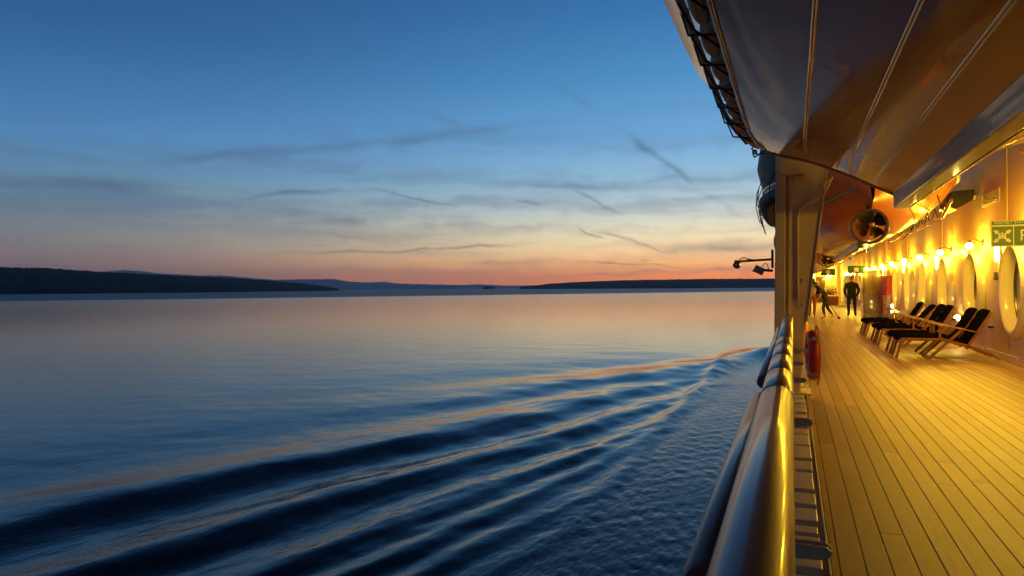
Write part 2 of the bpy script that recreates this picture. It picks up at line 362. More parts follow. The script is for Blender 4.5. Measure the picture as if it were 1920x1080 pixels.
    bc = nn('ShaderNodeMix'); bc.data_type = 'RGBA'; lk(nx, bc.inputs[0]); bc.inputs[6].default_value = (.0035, .008, .014, 1); bc.inputs[7].default_value = (.010, .011, .012, 1); lk(bc.outputs[2], b.inputs['Base Color'])
    rr = nn('ShaderNodeVectorMath'); rr.operation = 'LENGTH'; lk(geo.outputs['Position'], rr.inputs[0])
    rg = ma('ADD', mr(rr.outputs['Value'], 80, 900, .05, .13), ma('ADD', ma('MULTIPLY', ruff, .30), ma('MULTIPLY', nx, .16))); lk(rg, b.inputs['Roughness'])
    n1 = nn('ShaderNodeTexNoise'); n1.inputs['Scale'].default_value = 2.6; n1.inputs['Detail'].default_value = 4
    mpp = nn('ShaderNodeMapping'); mpp.inputs['Scale'].default_value = (1, .42, 1); mpp.inputs['Rotation'].default_value = (0, 0, R(62)); lk(geo.outputs['Position'], mpp.inputs[0]); lk(mpp.outputs[0], n1.inputs['Vector'])
    n2 = nn('ShaderNodeTexNoise'); n2.inputs['Scale'].default_value = .22; n2.inputs['Detail'].default_value = 3; lk(mpp.outputs[0], n2.inputs['Vector'])
    amp = ma('ADD', mr(rr.outputs['Value'], 20, 260, .030, .012), ma('MULTIPLY', nx, .035))
    hgt = ma('ADD', ma('MULTIPLY', n1.outputs[0], amp), ma('MULTIPLY', n2.outputs[0], mr(rr.outputs['Value'], 120, 700, .012, .045)))
    bp = nn('ShaderNodeBump'); bp.inputs['Distance'].default_value = 1.0; bp.inputs['Strength'].default_value = 1.0
    lk(hgt, bp.inputs['Height']); lk(bp.outputs[0], b.inputs['Normal'])
    me.materials.append(m)
    o = bpy.data.objects.new('sea', me); COL.objects.link(o); tag(o, kind='structure', label='calm dusk sea with the ship\'s bow wake')
build_sea()

# ------------------------------------------------------------------ far land
def fromcam(px, d, ytop, yw=None):
    x = px - 960; y = 539.6 - ytop
    a = (x * math.cos(rl) + y * math.sin(rl)) / 1300; b = (-x * math.sin(rl) + y * math.cos(rl)) / 1300
    return Vector(((a * cs - sn) * d, (a * sn + cs) * d, b * d + EYE.z))
def ridge(name, crest, depth, m, rough, label, step, seed, tree):
    rng = np.random.default_rng(seed)
    pts = []
    for i in range(len(crest) - 1):
        a, b = Vector(crest[i]), Vector(crest[i + 1]); n = max(1, int((b - a).length / step))
        for k in range(n): pts.append(a.lerp(b, k / n))
    pts.append(Vector(crest[-1]))
    mb = MB(); rows = []
    nrm = lambda p: Vector((p.x, p.y, 0)).normalized()
    for i, p in enumerate(pts):
        h = max(p.z - WATER, 2); dv = nrm(p)
        j = 0
        for k, (l, am) in enumerate(((37, .05), (11, .05), (4.3, .04))): j += am * math.sin(i / l * 6.28 + seed * k)
        prof = [(-1, 0), (-.93, .10), (-.8, .32), (-.6, .58), (-.35, .80), (-.15, .93), (0, 1), (.4, .85), (1, -.02)]
        row = []
        prof = [(a[0] + (b[0] - a[0]) * k / 4, a[1] + (b[1] - a[1]) * k / 4) for a, b in zip(prof[:7], prof[1:8]) for k in range(4)] + prof[7:]
        for (u, z) in prof:
            q = Vector((p.x, p.y, 0)) + dv * depth * (u if u < 0 else u) * min(1, .25 + h / 120)
            zz = WATER - 1 + (h + 1) * z * (1 + (rough * j if z > .2 else 0)) + (rng.random() * tree if 0.05 < z else 0)
            q.z = zz; row.append(q)
        rows.append(row)
    mb.quadstrip(rows, closed=False, cap=False)
    o = mb.build(name, m); tag(o, label=label, kind='structure'); return o
Lc = [(-260, 4300, 492), (-120, 4500, 498), (0, 4800, 501), (90, 5000, 503), (190, 5300, 510), (330, 5800, 517), (430, 6300, 521), (500, 6800, 526), (560, 7300, 531), (600, 7700, 535.5), (622, 8000, 539.5), (636, 8150, 541.2)]
ridge('headland', [fromcam(a, d * .75, y) for a, d, y in Lc], 700, 'land', .14, 'dark wooded headland sloping down to the water at left', 6, 1, 4.5)
Rc = [(975, 9000, 537.6), (1005, 8900, 535), (1035, 8700, 531.5), (1090, 8500, 528.5), (1150, 8300, 526), (1230, 8100, 524.5), (1320, 8000, 523), (1420, 8000, 522.5), (1520, 8000, 522), (1640, 8200, 522)]
ridge('wooded_shore', [fromcam(a, d, y) for a, d, y in Rc], 700, 'land', .12, 'long dark wooded shore under the orange glow', 9, 2, 6)
Mc = [(170, 514), (200, 509), (235, 506.5), (262, 508), (300, 513), (380, 517), (410, 516), (450, 520), (520, 525), (545, 524), (590, 523.5), (625, 523), (650, 527.5), (690, 530), (720, 528.5), (745, 532), (800, 533.3), (860, 534.6), (900, 533.4), (940, 535.6), (1000, 535.6), (1100, 536)]
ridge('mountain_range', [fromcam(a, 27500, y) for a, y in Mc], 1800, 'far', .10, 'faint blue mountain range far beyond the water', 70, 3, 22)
Ic = [(905, 11000, 538.4), (912, 11000, 537), (922, 11000, 537.4), (928, 11000, 538.4)]
ridge('islet', [fromcam(a, d, y) for a, d, y in Ic], 40, 'land', .1, 'tiny dark islet on the horizon', 9, 4, 3)

# ------------------------------------------------------------------ ship hull and deck
hl = MB()
sec = []
for y, xl in ((-30, -.30), (60, -.30), (110, -.1), (135, 1.6), (150, 4.5), (156, 6.9)):
    sec.append([(xl, y, -.12), (xl + .05, y, WATER - 2), (15 - xl, y, WATER - 2), (15 - xl, y, -.12)])
hl.quadstrip(sec); o = hl.build('ship_hull', 'steel', bevel=0)
tag(o, 'pale ship hull side dropping below the promenade deck to the sea', 'ship hull')

deck = MB().box((1.8, 28, -.07), (4.3, 68, .09)).build('deck', 'caulk'); tag(deck, label='golden lit teak promenade deck', kind='structure')
PW = .1183; X0 = .2066
rng = random.Random(11); count = 0
strakes = [(.168, X0)] + [(X0 + PW * k, X0 + PW * (k + 1)) for k in range(29)]
shared = {}
rest = MB()
for si, (xa, xb) in enumerate(strakes):
    y = -1.0 - rng.random() * 4.0
    while y < 62:
        ln_ = rng.choice((4.4, 4.8, 5.2, 5.6)); y2 = min(y + ln_, 62.5)
        if y2 > 1.2:
            g = .0048; key = (round(xb - xa, 4), round(y2 - y, 3))
            if y < 34 and count < 296:
                if key not in shared:
                    shared[key] = MB().box((0, 0, -.0125), (xb - xa - g, y2 - y - .003, .025)).mesh('plank', bevel=.0012, seg=1); shared[key].materials.append(M['teak'])
                p = bpy.data.objects.new('plank', shared[key]); COL.objects.link(p); p.parent = deck
                p.location = ((xa + xb) / 2, (y + y2) / 2, rng.uniform(-.0006, .0006)); count += 1
            else: rest.box(((xa + xb) / 2, (y + y2) / 2, -.0125), (xb - xa - g, y2 - y - .003, .025))
        y = y2
tag(rest.build('far_planks', 'teak', deck), kind='stuff')

# ------------------------------------------------------------------ deckhouse wall with round windows
WX = 3.62
WY = [14.42 + 2.93 * k for k in range(-5, 15)]
WZ, WW, WH = 1.30, .60, .70
def build_wall():
    bm = bmesh.new(); y0, y1, z1 = -4, 62.5, 4.6
    segs = []
    def loop(pts):
        vs = [bm.verts.new(p) for p in pts]; es = [bm.edges.new((vs[i], vs[(i + 1) % len(vs)])) for i in range(len(vs))]; segs.extend(es)
    loop([(WX, y0, 0), (WX, y1, 0), (WX, y1, z1), (WX, y0, z1)])
    n = 36
    for wy in WY: loop([(WX, wy + WW * math.cos(2 * math.pi * i / n), WZ + WH * math.sin(2 * math.pi * i / n)) for i in range(n)])
    bmesh.ops.triangle_fill(bm, use_beauty=True, use_dissolve=False, edges=segs)
    bmesh.ops.recalc_face_normals(bm, faces=bm.faces)
    me = bpy.data.meshes.new('deckhouse_wall'); bm.to_mesh(me); bm.free(); me.materials.append(M['wall'])
    return me
wall = bpy.data.objects.new('deckhouse_wall', build_wall()); COL.objects.link(wall); ORG[wall.name] = (0, 0, 0)
tag(wall, 'long cream deckhouse wall with a row of big round windows', 'wall')
MB().box((WX - .02, 29, .06), (.04, 66, .12)).build('skirting', 'frame', wall, bevel=.008)
MB().box((WX + 1.3, 29, 4.66), (3.0, 66, .12)).build('roof_edge', 'steel', wall, bevel=.01)
for yy in (15.05, 20.95, 26.8, 32.6): MB().box((WX - .008, yy, 2.2), (.016, .05, 4.0)).build('panel_seam', 'wall', wall, bevel=.004)
def ell(r, dx, wy, n=40): return [(WX + dx, wy + (WW + r) * math.cos(2 * math.pi * i / n), WZ + (WH + r) * math.sin(2 * math.pi * i / n)) for i in range(n)]
wroot = None
for k, wy in enumerate(WY):
    if wroot is None:
        fr = MB(); prof = [(.0, .26), (.0, -.02), (.012, -.10), (.04, -.135), (.085, -.14), (.125, -.115), (.14, -.07), (.145, .001)]
        fr.quadstrip([ell(r, dx, 0) for r, dx in prof], True, False)
        fm = fr.mesh('window', smooth=50); fm.materials.append(M['frame'])
        pm = MB(); pm.quadstrip([ell(.0, .12, 0), ell(0, .135, 0)]); pme = pm.mesh('pane'); pme.materials.append(M['glass'])
        gm = MB().quadstrip([ell(.0, .075, 0), ell(-.018, .072, 0), ell(-.028, .085, 0), ell(-.028, .119, 0)], True, False).mesh('gasket', smooth=60); gm.materials.append(M['bronze'])
        wroot = 1
    w = bpy.data.objects.new('window', fm); COL.objects.link(w); w.parent = wall; w.location = (0, wy, 0)
    for nm, ms in (('pane', pme), ('gasket', gm)):
        q = bpy.data.objects.new(nm, ms); COL.objects.link(q); q.parent = w
# vent grille, small switches on the wall
g = thing('vent_grille', 'pale rectangular vent grille high on the wall above the green sign', 'vent', (WX, 16.1, 3.08))
MB().box((WX - .02, 16.1, 3.08), (.03, 1.25, .26)).build('frame', 'frame', g, bevel=.006)
for i in range(7): MB().bar((WX - .045, 15.53, 2.985 + i * .031), (WX - .045, 16.67, 2.985 + i * .031), .022, .007, up=(.5, 0, 1)).build('slat', 'grille', g)
for i, (yy, zz, lb) in enumerate(((15.75, 1.55, 'small dark switch box between the two nearest windows'), (27.6, 1.5, 'small dark switch box farther along the wall'))):
    s_ = thing('switch_box', lb, 'switch', (WX, yy, zz)); MB().box((WX - .025, yy, zz), (.05, .13, .15)).build('box', 'metal', s_, bevel=.012)
    MB().box((WX - .056, yy, zz), (.012, .05, .06)).build('button', 'grille', s_, bevel=.003)

# ------------------------------------------------------------------ lamps
def wall_lamp(y, z, label):
    t = thing('wall_lamp', label, 'lamp', (WX, y, z), 'round wall lamps along the deckhouse')
    MB().tube([(WX - .002, y, z + .06), (WX - .03, y, z + .06)], .075, 16).build('back_plate', 'brass', t, smooth=40)
    MB().tube([(WX - .02, y, z + .06), (WX - .14, y, z + .12), (WX - .25, y, z + .10)], .016, 8).build('bracket', 'brass', t, smooth=40)
    MB().quadstrip([[(WX - .25 + r * math.cos(a), y + r * math.sin(a), z + h) for a in [2 * math.pi * k / 16 for k in range(16)]] for r, h in ((.012, .105), (.03, .095), (.042, .07), (.04, .058), (.02, .058))], True, True).build('cap', 'brass', t, smooth=40)
    MB().ball((WX - .25, y, z - .005), (.07, .07, .062), 10, 6).build('globe', 'lamp', t, smooth=60)
    return t
for i in range(-3, 13):
    y = 16.75 + 3.03 * i
    lb = ('glowing round wall lamp just left of the green sign' if i == 0 else 'glowing round wall lamp, %s one along the wall beyond the green sign' % ORD[i] if i > 0 else 'round wall lamp, %s one back from the green sign, past the picture edge' % ORD[-i - 1])
    wall_lamp(y, 2.19, lb)
for i in range(4):
    y = 15.5 + 5.85 * i
    t = thing('tube_lamp', ['upright bright tube lamp on the wall right under the green sign', 'upright tube lamp between windows behind the middle deck chairs', 'upright tube lamp beyond the farthest deck chairs', 'upright tube lamp just before the brown cabinet'][i], 'lamp', (WX, y, 2.0), 'upright tube lamps on the deckhouse')
    MB().box((WX - .02, y, 1.98), (.03, .11, .42)).build('back_plate', 'frame', t, bevel=.01)
    MB().tube([(WX - .065, y, 1.82), (WX - .065, y, 1.83), (WX - .065, y, 2.13), (WX - .065, y, 2.14)], [.018, .03, .03, .018], 10).build('tube', 'tube', t, smooth=40)
    MB().box((WX - .05, y, 2.17), (.09, .1, .03)).build('cap', 'brass', t, bevel=.006)
lows = [(18.85, .62, 'low white wall light behind the nearest deck chairs'), (24.6, .62, 'low white wall light behind the farthest deck chairs'), (30.2, .60, 'upper of two low white lights before the brown cabinet'), (30.25, .36, 'lower of two low white lights before the brown cabinet'), (41.5, .62, 'low white wall light beside the man in black')]
for y, z, lb in lows:
    t = thing('low_light', lb, 'lamp', (WX, y, z), 'low oval wall lights')
    MB().ball((WX - .03, y, z), (.05, .24, .085), 16, 8).build('bezel', 'brass', t, smooth=60)
    MB().ball((WX - .06, y, z), (.07, .20, .065), 16, 8).build('lens', 'lowlamp', t, smooth=60)

# ------------------------------------------------------------------ railing
def railing(y0, y1, label, bands, outers, brk):
    t = thing('ship_railing', label, 'railing', (-.05, y0, 0), 'wooden topped railings along the deck edge')
    ZR = .983; XR = -.055
    pr = [(.056 * math.cos(a), .050 * math.sin(a) - .004 * (math.sin(a) < 0)) for a in [2 * math.pi * k / 20 for k in range(20)]]
    ys = [y0] + [b for b in bands] + [y1]
    for a, b in zip(ys[:-1], ys[1:]):
        MB().quadstrip([[(XR + x * s_, yy, ZR + z * s_) for x, z in pr] for yy, s_ in ((a + .004, .97), (a + .008, 1), (b - .008, 1), (b - .004, .97))]).build('handrail', 'wood', t, smooth=40)
    for b in bands:
        MB().quadstrip([[(XR + x * 1.03, yy, ZR + z * 1.03) for x, z in pr] for yy in (b - .009, b + .009)]).build('band', 'band', t, smooth=40)
    for a, b in outers:
        MB().tube([(-.142, a, .875), (-.142, a + .01, .875), (-.142, b - .01, .875), (-.142, b, .875)], [.034, .04, .04, .034], 16).build('outer_rail', 'wood', t, smooth=40)
        for yy in (a + .25, b - .25): MB().bar((-.142, yy, .85), (-.06, yy, .80), .03, .012).build('outer_bracket', 'steel', t)
    MB().box((XR, (y0 + y1) / 2, .925), (.07, y1 - y0, .016)).build('rail_plate', 'steel', t, bevel=.003)
    for k, z in enumerate((.74, .55, .36, .18)):
        MB().tube([(XR + .004, y0, z), (XR + .004, y1, z)], .019, 10).build('rail_bar', 'steel', t, smooth=50)
    for yy in brk:
        MB().box((XR, yy, .46), (.075, .022, .92)).build('stanchion', 'steel', t, bevel=.004)
        k = MB().prism([(-.02, .65), (.085, .648), (.10, .635), (.085, .612), (-.02, .605)], 'y', yy + .013, yy + .027).build('knee', 'steel', t, bevel=.003)
        MB().prism([(-.02, .65), (.085, .648), (.10, .635), (.085, .612), (-.02, .605)], 'y', yy - .027, yy - .013).build('knee', 'steel', t, bevel=.003)
        MB().tube([(.082, yy - .035, .63), (.082, yy + .035, .63)], .009, 10).build('pin', 'steel', t, smooth=40)
    # deck-edge gutter: upstand, coaming plates with drain slots
    MB().box((.157, (y0 + y1) / 2, .004), (.010, y1 - y0, .062)).build('gutter_lip', 'steel', t, bevel=.002)
    MB().box((.03, (y0 + y1) / 2, -.022), (.24, y1 - y0, .02)).build('gutter', 'grey', t)
    yy = y0
    rg = random.Random(5)
    while yy < y1 - .2:
        ln_ = rg.choice((.22, .34, .5)); MB().box((.055, yy + ln_ / 2, .02), (.15 - rg.random() * .02, ln_ - .06 - rg.random() * .05, .05 + rg.random() * .03)).build('coaming_plate', 'steel', t, bevel=.006)
        yy += ln_
    return t
railing(.45, 9.35, 'near ship railing with thick varnished wooden handrail and dark bands', [2.62, 3.2, 3.87, 4.6, 5.3], [(1.2, 3.25), (3.9, 8.8)], [.6, 2.15, 4.15, 6.0, 7.3, 8.6])
railing(9.95, 24.1, 'ship railing behind the davit post, beyond the lifebuoys', [], [], [11, 13, 15, 17, 19, 21, 23])
railing(24.9, 60, 'far stretch of ship railing beyond the second davit post', [], [], [26 + 2.2 * k for k in range(16)])
def lifebuoy(x, y, z, r, label):
    t = thing('lifebuoy', label, 'lifebuoy', (x, y, z), 'red lifebuoys hung on the railing')
    ax = (1, .06, 0)
    MB().torus((x, y, z), ax, r - .065, .065, 32, 12).build('ring', 'red', t, smooth=60)
    a_ = Vector(ax).normalized(); xx = a_.cross(Vector((0, 0, 1))).normalized(); yy = a_.cross(xx)
    for k in range(4):
        a = math.pi / 4 + k * math.pi / 2
        rings = []
        for q in range(5):
            aa = a + (q - 2) * .045; d = xx * math.cos(aa) + yy * math.sin(aa)
            rings.append([Vector((x, y, z)) + d * (r - .065 + .068 * math.cos(tt)) + a_ * .068 * math.sin(tt) for tt in [2 * math.pi * j / 12 for j in range(12)]])
        MB().quadstrip(rings, True, False).build('tape_band', 'tape', t, smooth=60)
    pts = []
    for q in range(49):
        aa = math.pi / 4 + q / 48 * 2 * math.pi; d = xx * math.cos(aa) + yy * math.sin(aa)
        pts.append(Vector((x, y, z)) + d * (r + .008 + .035 * abs(math.sin((aa - math.pi / 4) * 2))) + a_ * .045)
    MB().tube(pts, .009, 6).build('grab_rope', 'yrope', t, smooth=60)
    MB().bar((.0, y, z + .05), (x, y, z + .05), .02, .04).build('hook', 'steel', t)
    return t
lifebuoy(.205, 8.55, .60, .285, 'nearest red lifebuoy with grey tape and rope on the railing')
lifebuoy(.13, 10.9, .66, .285, 'red lifebuoy partly hidden behind the nearest lifebuoy')

# ------------------------------------------------------------------ davit posts
def davit(y, label, fittings):
    t = thing('davit_post', label, 'davit', (0, y, 0), 'tall tapered lifeboat davit posts')
    w = .34
    web = [(-.12, 0), (.08, 0), (.155, .93), (.40, 2.86), (.95, 4.5), (.55, 4.75), (-.07, 3.3), (-.075, 2.8), (-.09, 1.0)]
    MB().prism(web, 'y', y, y + w).build('web', 'buff', t, bevel=.012)
    fl = [(-.235, 0), (-.095, 0), (-.078, 2.8), (-.073, 3.6), (-.19, 3.6), (-.195, 2.8)]
    MB().prism(fl, 'y', y - .05, y + w + .05).build('flange', 'buff', t, bevel=.012)
    MB().prism([(-.065, .98), (-.035, .98), (-.005, 2.86), (-.035, 2.86)], 'y', y - .03, y + .01).build('rib', 'buff', t, bevel=.006)
    MB().prism([(.152, .93), (.172, .93), (.418, 2.86), (.397, 2.86)], 'y', y - .02, y + w + .02).build('edge_plate', 'ridge', t, bevel=.004)
    MB().box((-.02, y + w / 2, .015), (.46, .5, .03)).build('foot_plate', 'buff', t, bevel=.006)
    MB().box((.0, y - .045, 2.84), (.32, .07, .10)).build('head_block', 'buff', t, bevel=.01)
    # cable loop on the face
    MB().tube([(.34, y - .03, 2.62), (.46, y - .10, 2.72), (.38, y - .06, 2.55), (.20, y - .03, 2.43), (.085, y - .022, 2.36), (.06, y - .022, 2.25), (.06, y - .022, 1.2)], .014, 7).build('cable', 'buff', t, smooth=60)
    for zz in (1.15, 1.45): MB().torus((.09, y - .012, zz), (0, 1, .2), .035, .007, 14, 6).build('eye', 'buff', t, smooth=60)
    return t
davit(9.55, 'nearest tall tapered davit post under the white lifeboat', 1)
davit(24.3, 'second davit post, far along the deck edge', 0)
# outboard arms on the first post
t = thing('camera_arm', 'dark horizontal arm with a round camera pod, sticking out over the sea', 'camera arm', (-.2, 9.7, 1.72))
MB().tube([(-.24, 9.7, 1.735), (-.66, 9.7, 1.715)], .016, 10).build('arm', 'metal', t, smooth=40)
MB().box((-.245, 9.7, 1.74), (.03, .1, .24)).build('mount', 'metal', t, bevel=.006)
MB().tube([(-.69, 9.6, 1.665), (-.69, 9.62, 1.665), (-.69, 9.80, 1.665)], [.036, .046, .046], 18).build('pod', 'metal', t, smooth=40)
MB().box((-.68, 9.71, 1.705), (.075, .17, .05)).build('hood', 'metal', t, bevel=.01)
MB().tube([(-.69, 9.592, 1.665), (-.69, 9.60, 1.665)], .012, 10).build('lens', 'tape', t, smooth=40)
MB().tube([(-.66, 9.7, 1.74), (-.60, 9.7, 1.765), (-.53, 9.7, 1.74), (-.45, 9.7, 1.728)], .008, 6).build('cable', 'rope', t, smooth=60)
t = thing('floodlight', 'small tilted floodlight on a short arm below the camera arm', 'floodlight', (-.2, 9.7, 1.58))
MB().tube([(-.24, 9.7, 1.585), (-.36, 9.7, 1.595)], .018, 10).build('arm', 'metal', t, smooth=40)
rt = Matrix.Rotation(R(28), 3, 'Y')
MB().box((-.41, 9.7, 1.595), (.13, .14, .095), rt).build('housing', 'grille', t, bevel=.012)
MB().bar((-.475, 9.63, 1.585), (-.475, 9.77, 1.585), .03, .02).build('visor', 'metal', t)
MB().tube([(-.37, 9.7, 1.64), (-.35, 9.7, 1.68), (-.31, 9.7, 1.675), (-.29, 9.7, 1.60)], .006, 6).build('cable', 'rope', t, smooth=60)
def davit_lamp(x, y, z, label):
    t = thing('davit_lamp', label, 'lamp', (x, y, z), 'lamps behind the davit posts')
    MB().bar((x, y - .5, z + .12), (x, y, z + .12), .03, .03).build('arm', 'steel', t)
    MB().quadstrip([[(x + r * math.cos(a), y + r * math.sin(a), z + h) for a in [2 * math.pi * k / 16 for k in range(16)]] for r, h in ((.03, .13), (.10, .09), (.14, .02), (.13, .02), (.06, .07))]).build('shade', 'steel', t, smooth=40)
    MB().ball((x, y, z + .01), .06, 12, 8).build('bulb', 'lamp', t, smooth=60)
davit_lamp(.12, 10.5, 1.95, 'deck lamp hidden behind the nearest davit post')
davit_lamp(.05, 25.3, 2.1, 'deck lamp hidden behind the second davit post')

# ------------------------------------------------------------------ near lifeboat
BC = 1.16
def near_boat():
    t = thing('lifeboat', 'big white lifeboat hull overhead with gold edged strakes', 'lifeboat', (BC, 4, 2.26), 'lifeboats stowed above the deck')
    half = [(0.0, 2.42), (.31, 2.565), (.60, 2.71), (1.04, 2.895), (1.38, 2.985), (1.60, 3.06), (1.71, 3.24), (1.80, 3.45), (1.95, 3.63), (2.14, 3.76), (2.16, 4.2), (1.9, 4.75), (1.2, 5.2), (0, 5.35)]
    ys = [-2.2, -1.6, -.8, .2, 1.4, 3, 5, 7, 8.0, 8.6, 9.0, 9.2]
    def scale(y):
        if y < 1.4: return .25 + .75 * math.sin(math.pi / 2 * max(0, (y + 2.2) / 3.6)) ** .8
        if y > 7.6: return 1 - .09 * ((y - 7.6) / 1.6) ** 2
        return 1
    def ring(y):
        s_ = scale(y); k = 0 if y > 1 else .5 * ((1 - y) / 3.2) ** 2
        def z(x, zz): return zz + k * (1 if zz < 3 else .3)
        return [(BC - x * s_, y, z(x, zz)) for x, zz in half] + [(BC + x * s_, y, z(x, zz)) for x, zz in half[-2:0:-1]]
    n_ = len(half)
    lo = [ring(y)[-5:] + ring(y)[:6] for y in ys]; up_ = [ring(y)[5:-4] for y in ys]
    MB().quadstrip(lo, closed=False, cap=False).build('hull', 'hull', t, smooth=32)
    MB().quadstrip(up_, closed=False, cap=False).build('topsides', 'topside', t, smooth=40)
    e_ = MB()
    for y in (ys[0], ys[-1]):
        b_ = len(e_.v); r_ = ring(y); e_.v += r_; e_.f.append(tuple(range(b_, b_ + len(r_))))
    e_.build('end_panel', 'topside', t)
    # slim strakes: paired ridges along the planking edges
    for side in (-1, 1):
        for i in (1, 2, 3, 5):
            x0, z0 = half[i]
            for off in (-.008, .008):
                pts = [(BC + side * (x0 + off) * scale(y), y, z0 - .010 + (off * .42) + (.5 * ((1 - y) / 3.2) ** 2 if y < 1 else 0)) for y in ys[3:] if y < 9.15]
                MB().tube(pts, .0065, 6).build('strake', 'ridge', t, smooth=60)
    MB().prism([(BC - .075, 2.46), (BC - .07, 2.27), (BC + .07, 2.27), (BC + .075, 2.46)], 'y', .4, 9.12).build('keel', 'keel', t, bevel=.015)
    MB().bar((BC + .09, .5, 2.29), (BC + .09, 9.1, 2.29), .02, .035).build('keel_strip', 'brass', t)
    # dark lip round the end
    lip = [Vector(p) for p in ring(9.2)]
    MB().tube([p + Vector((0, .0, -.004)) for p in lip[:11]], .016, 6).build('end_lip', 'pole', t, smooth=60)
    MB().tube([p + Vector((0, .0, -.004)) for p in [lip[0]] + lip[:-11:-1]], .016, 6).build('end_lip', 'pole', t, smooth=60)
    # grab pole lashed outside, soft fender segments behind it
    def tubepos(y):
        s_ = 0 if y < 8.2 else ((y - 8.2) / 1.0) ** 2
        return Vector((-.705 + .30 * s_, y, 3.345 - .30 * s_))
    gp = [tubepos(y) for y in [.6 + .35 * k for k in range(25)]]
    gpo = MB().tube(gp, .030, 10).build('grab_pole', 'pole', t, smooth=60)
    yk = [2.15 + .70 * k for k in range(11)]
    for a, b in zip(yk[:-1], yk[1:]):
        n = 7; pts = []; rs = []
        for q in range(n):
            f = q / (n - 1); yy = a + .05 + (b - a - .10) * f; s_ = 0 if yy < 7.8 else ((yy - 7.8) / 1.4) ** 2
            pts.append((-.553 + .20 * s_, yy, 3.205 - .10 * s_)); rs.append(.020 + .047 * math.sin(math.pi * (.08 + .84 * f)) ** .6)
        MB().tube(pts, rs, 12).build('fender', 'fender', t, smooth=60)
    for y in yk:
        p = tubepos(y); s_ = 0 if y < 7.8 else ((y - 7.8) / 1.4) ** 2
        q = Vector((-.47 + .2 * s_, y, 3.07 - .02 * s_)); o_ = Vector((-.06, 0, -.055))
        for sg in (-1, 1):
            a_, b_ = p + Vector((0, sg * .14, .0)), q + Vector((0, -sg * .13, 0))
            MB().tube([a_ + Vector((.0, 0, .026)), a_ + Vector((-.026, 0, .0)), a_.lerp(b_, .5) + o_ * (1 + .3 * sg), b_], .0095, 6).build('lashing', 'rope', t, smooth=60)
        MB().torus(p + Vector((0, .10, 0)), (0, 1, 0), .024, .010, 10, 6).build('knot', 'rope', gpo, smooth=60)
    # black rubber pad on the bottom and inboard pipe
    MB().box((1.62, 6.75, 2.78), (.17, .11, .05), Matrix.Rotation(R(-24), 3, 'Y')).build('rubber_pad', 'black', t, bevel=.02)
    MB().tube([(2.55, 3, 2.86), (2.55, 7.5, 2.86), (2.50, 8.7, 2.85), (2.3, 9.1, 2.84)], .022, 8).build('pipe', 'brass', t, smooth=60)
    MB().box((1.24, 9.3, 2.36), (.18, .07, .05)).build('stern_block', 'bronze', t, bevel=.012)
    MB().tube([(1.26, 9.33, 2.34), (1.34, 9.38, 2.18), (1.30, 9.4, 2.02), (1.2, 9.42, 1.92)], .005, 6).build('loose_line', 'rope', t, smooth=60)
near_boat()

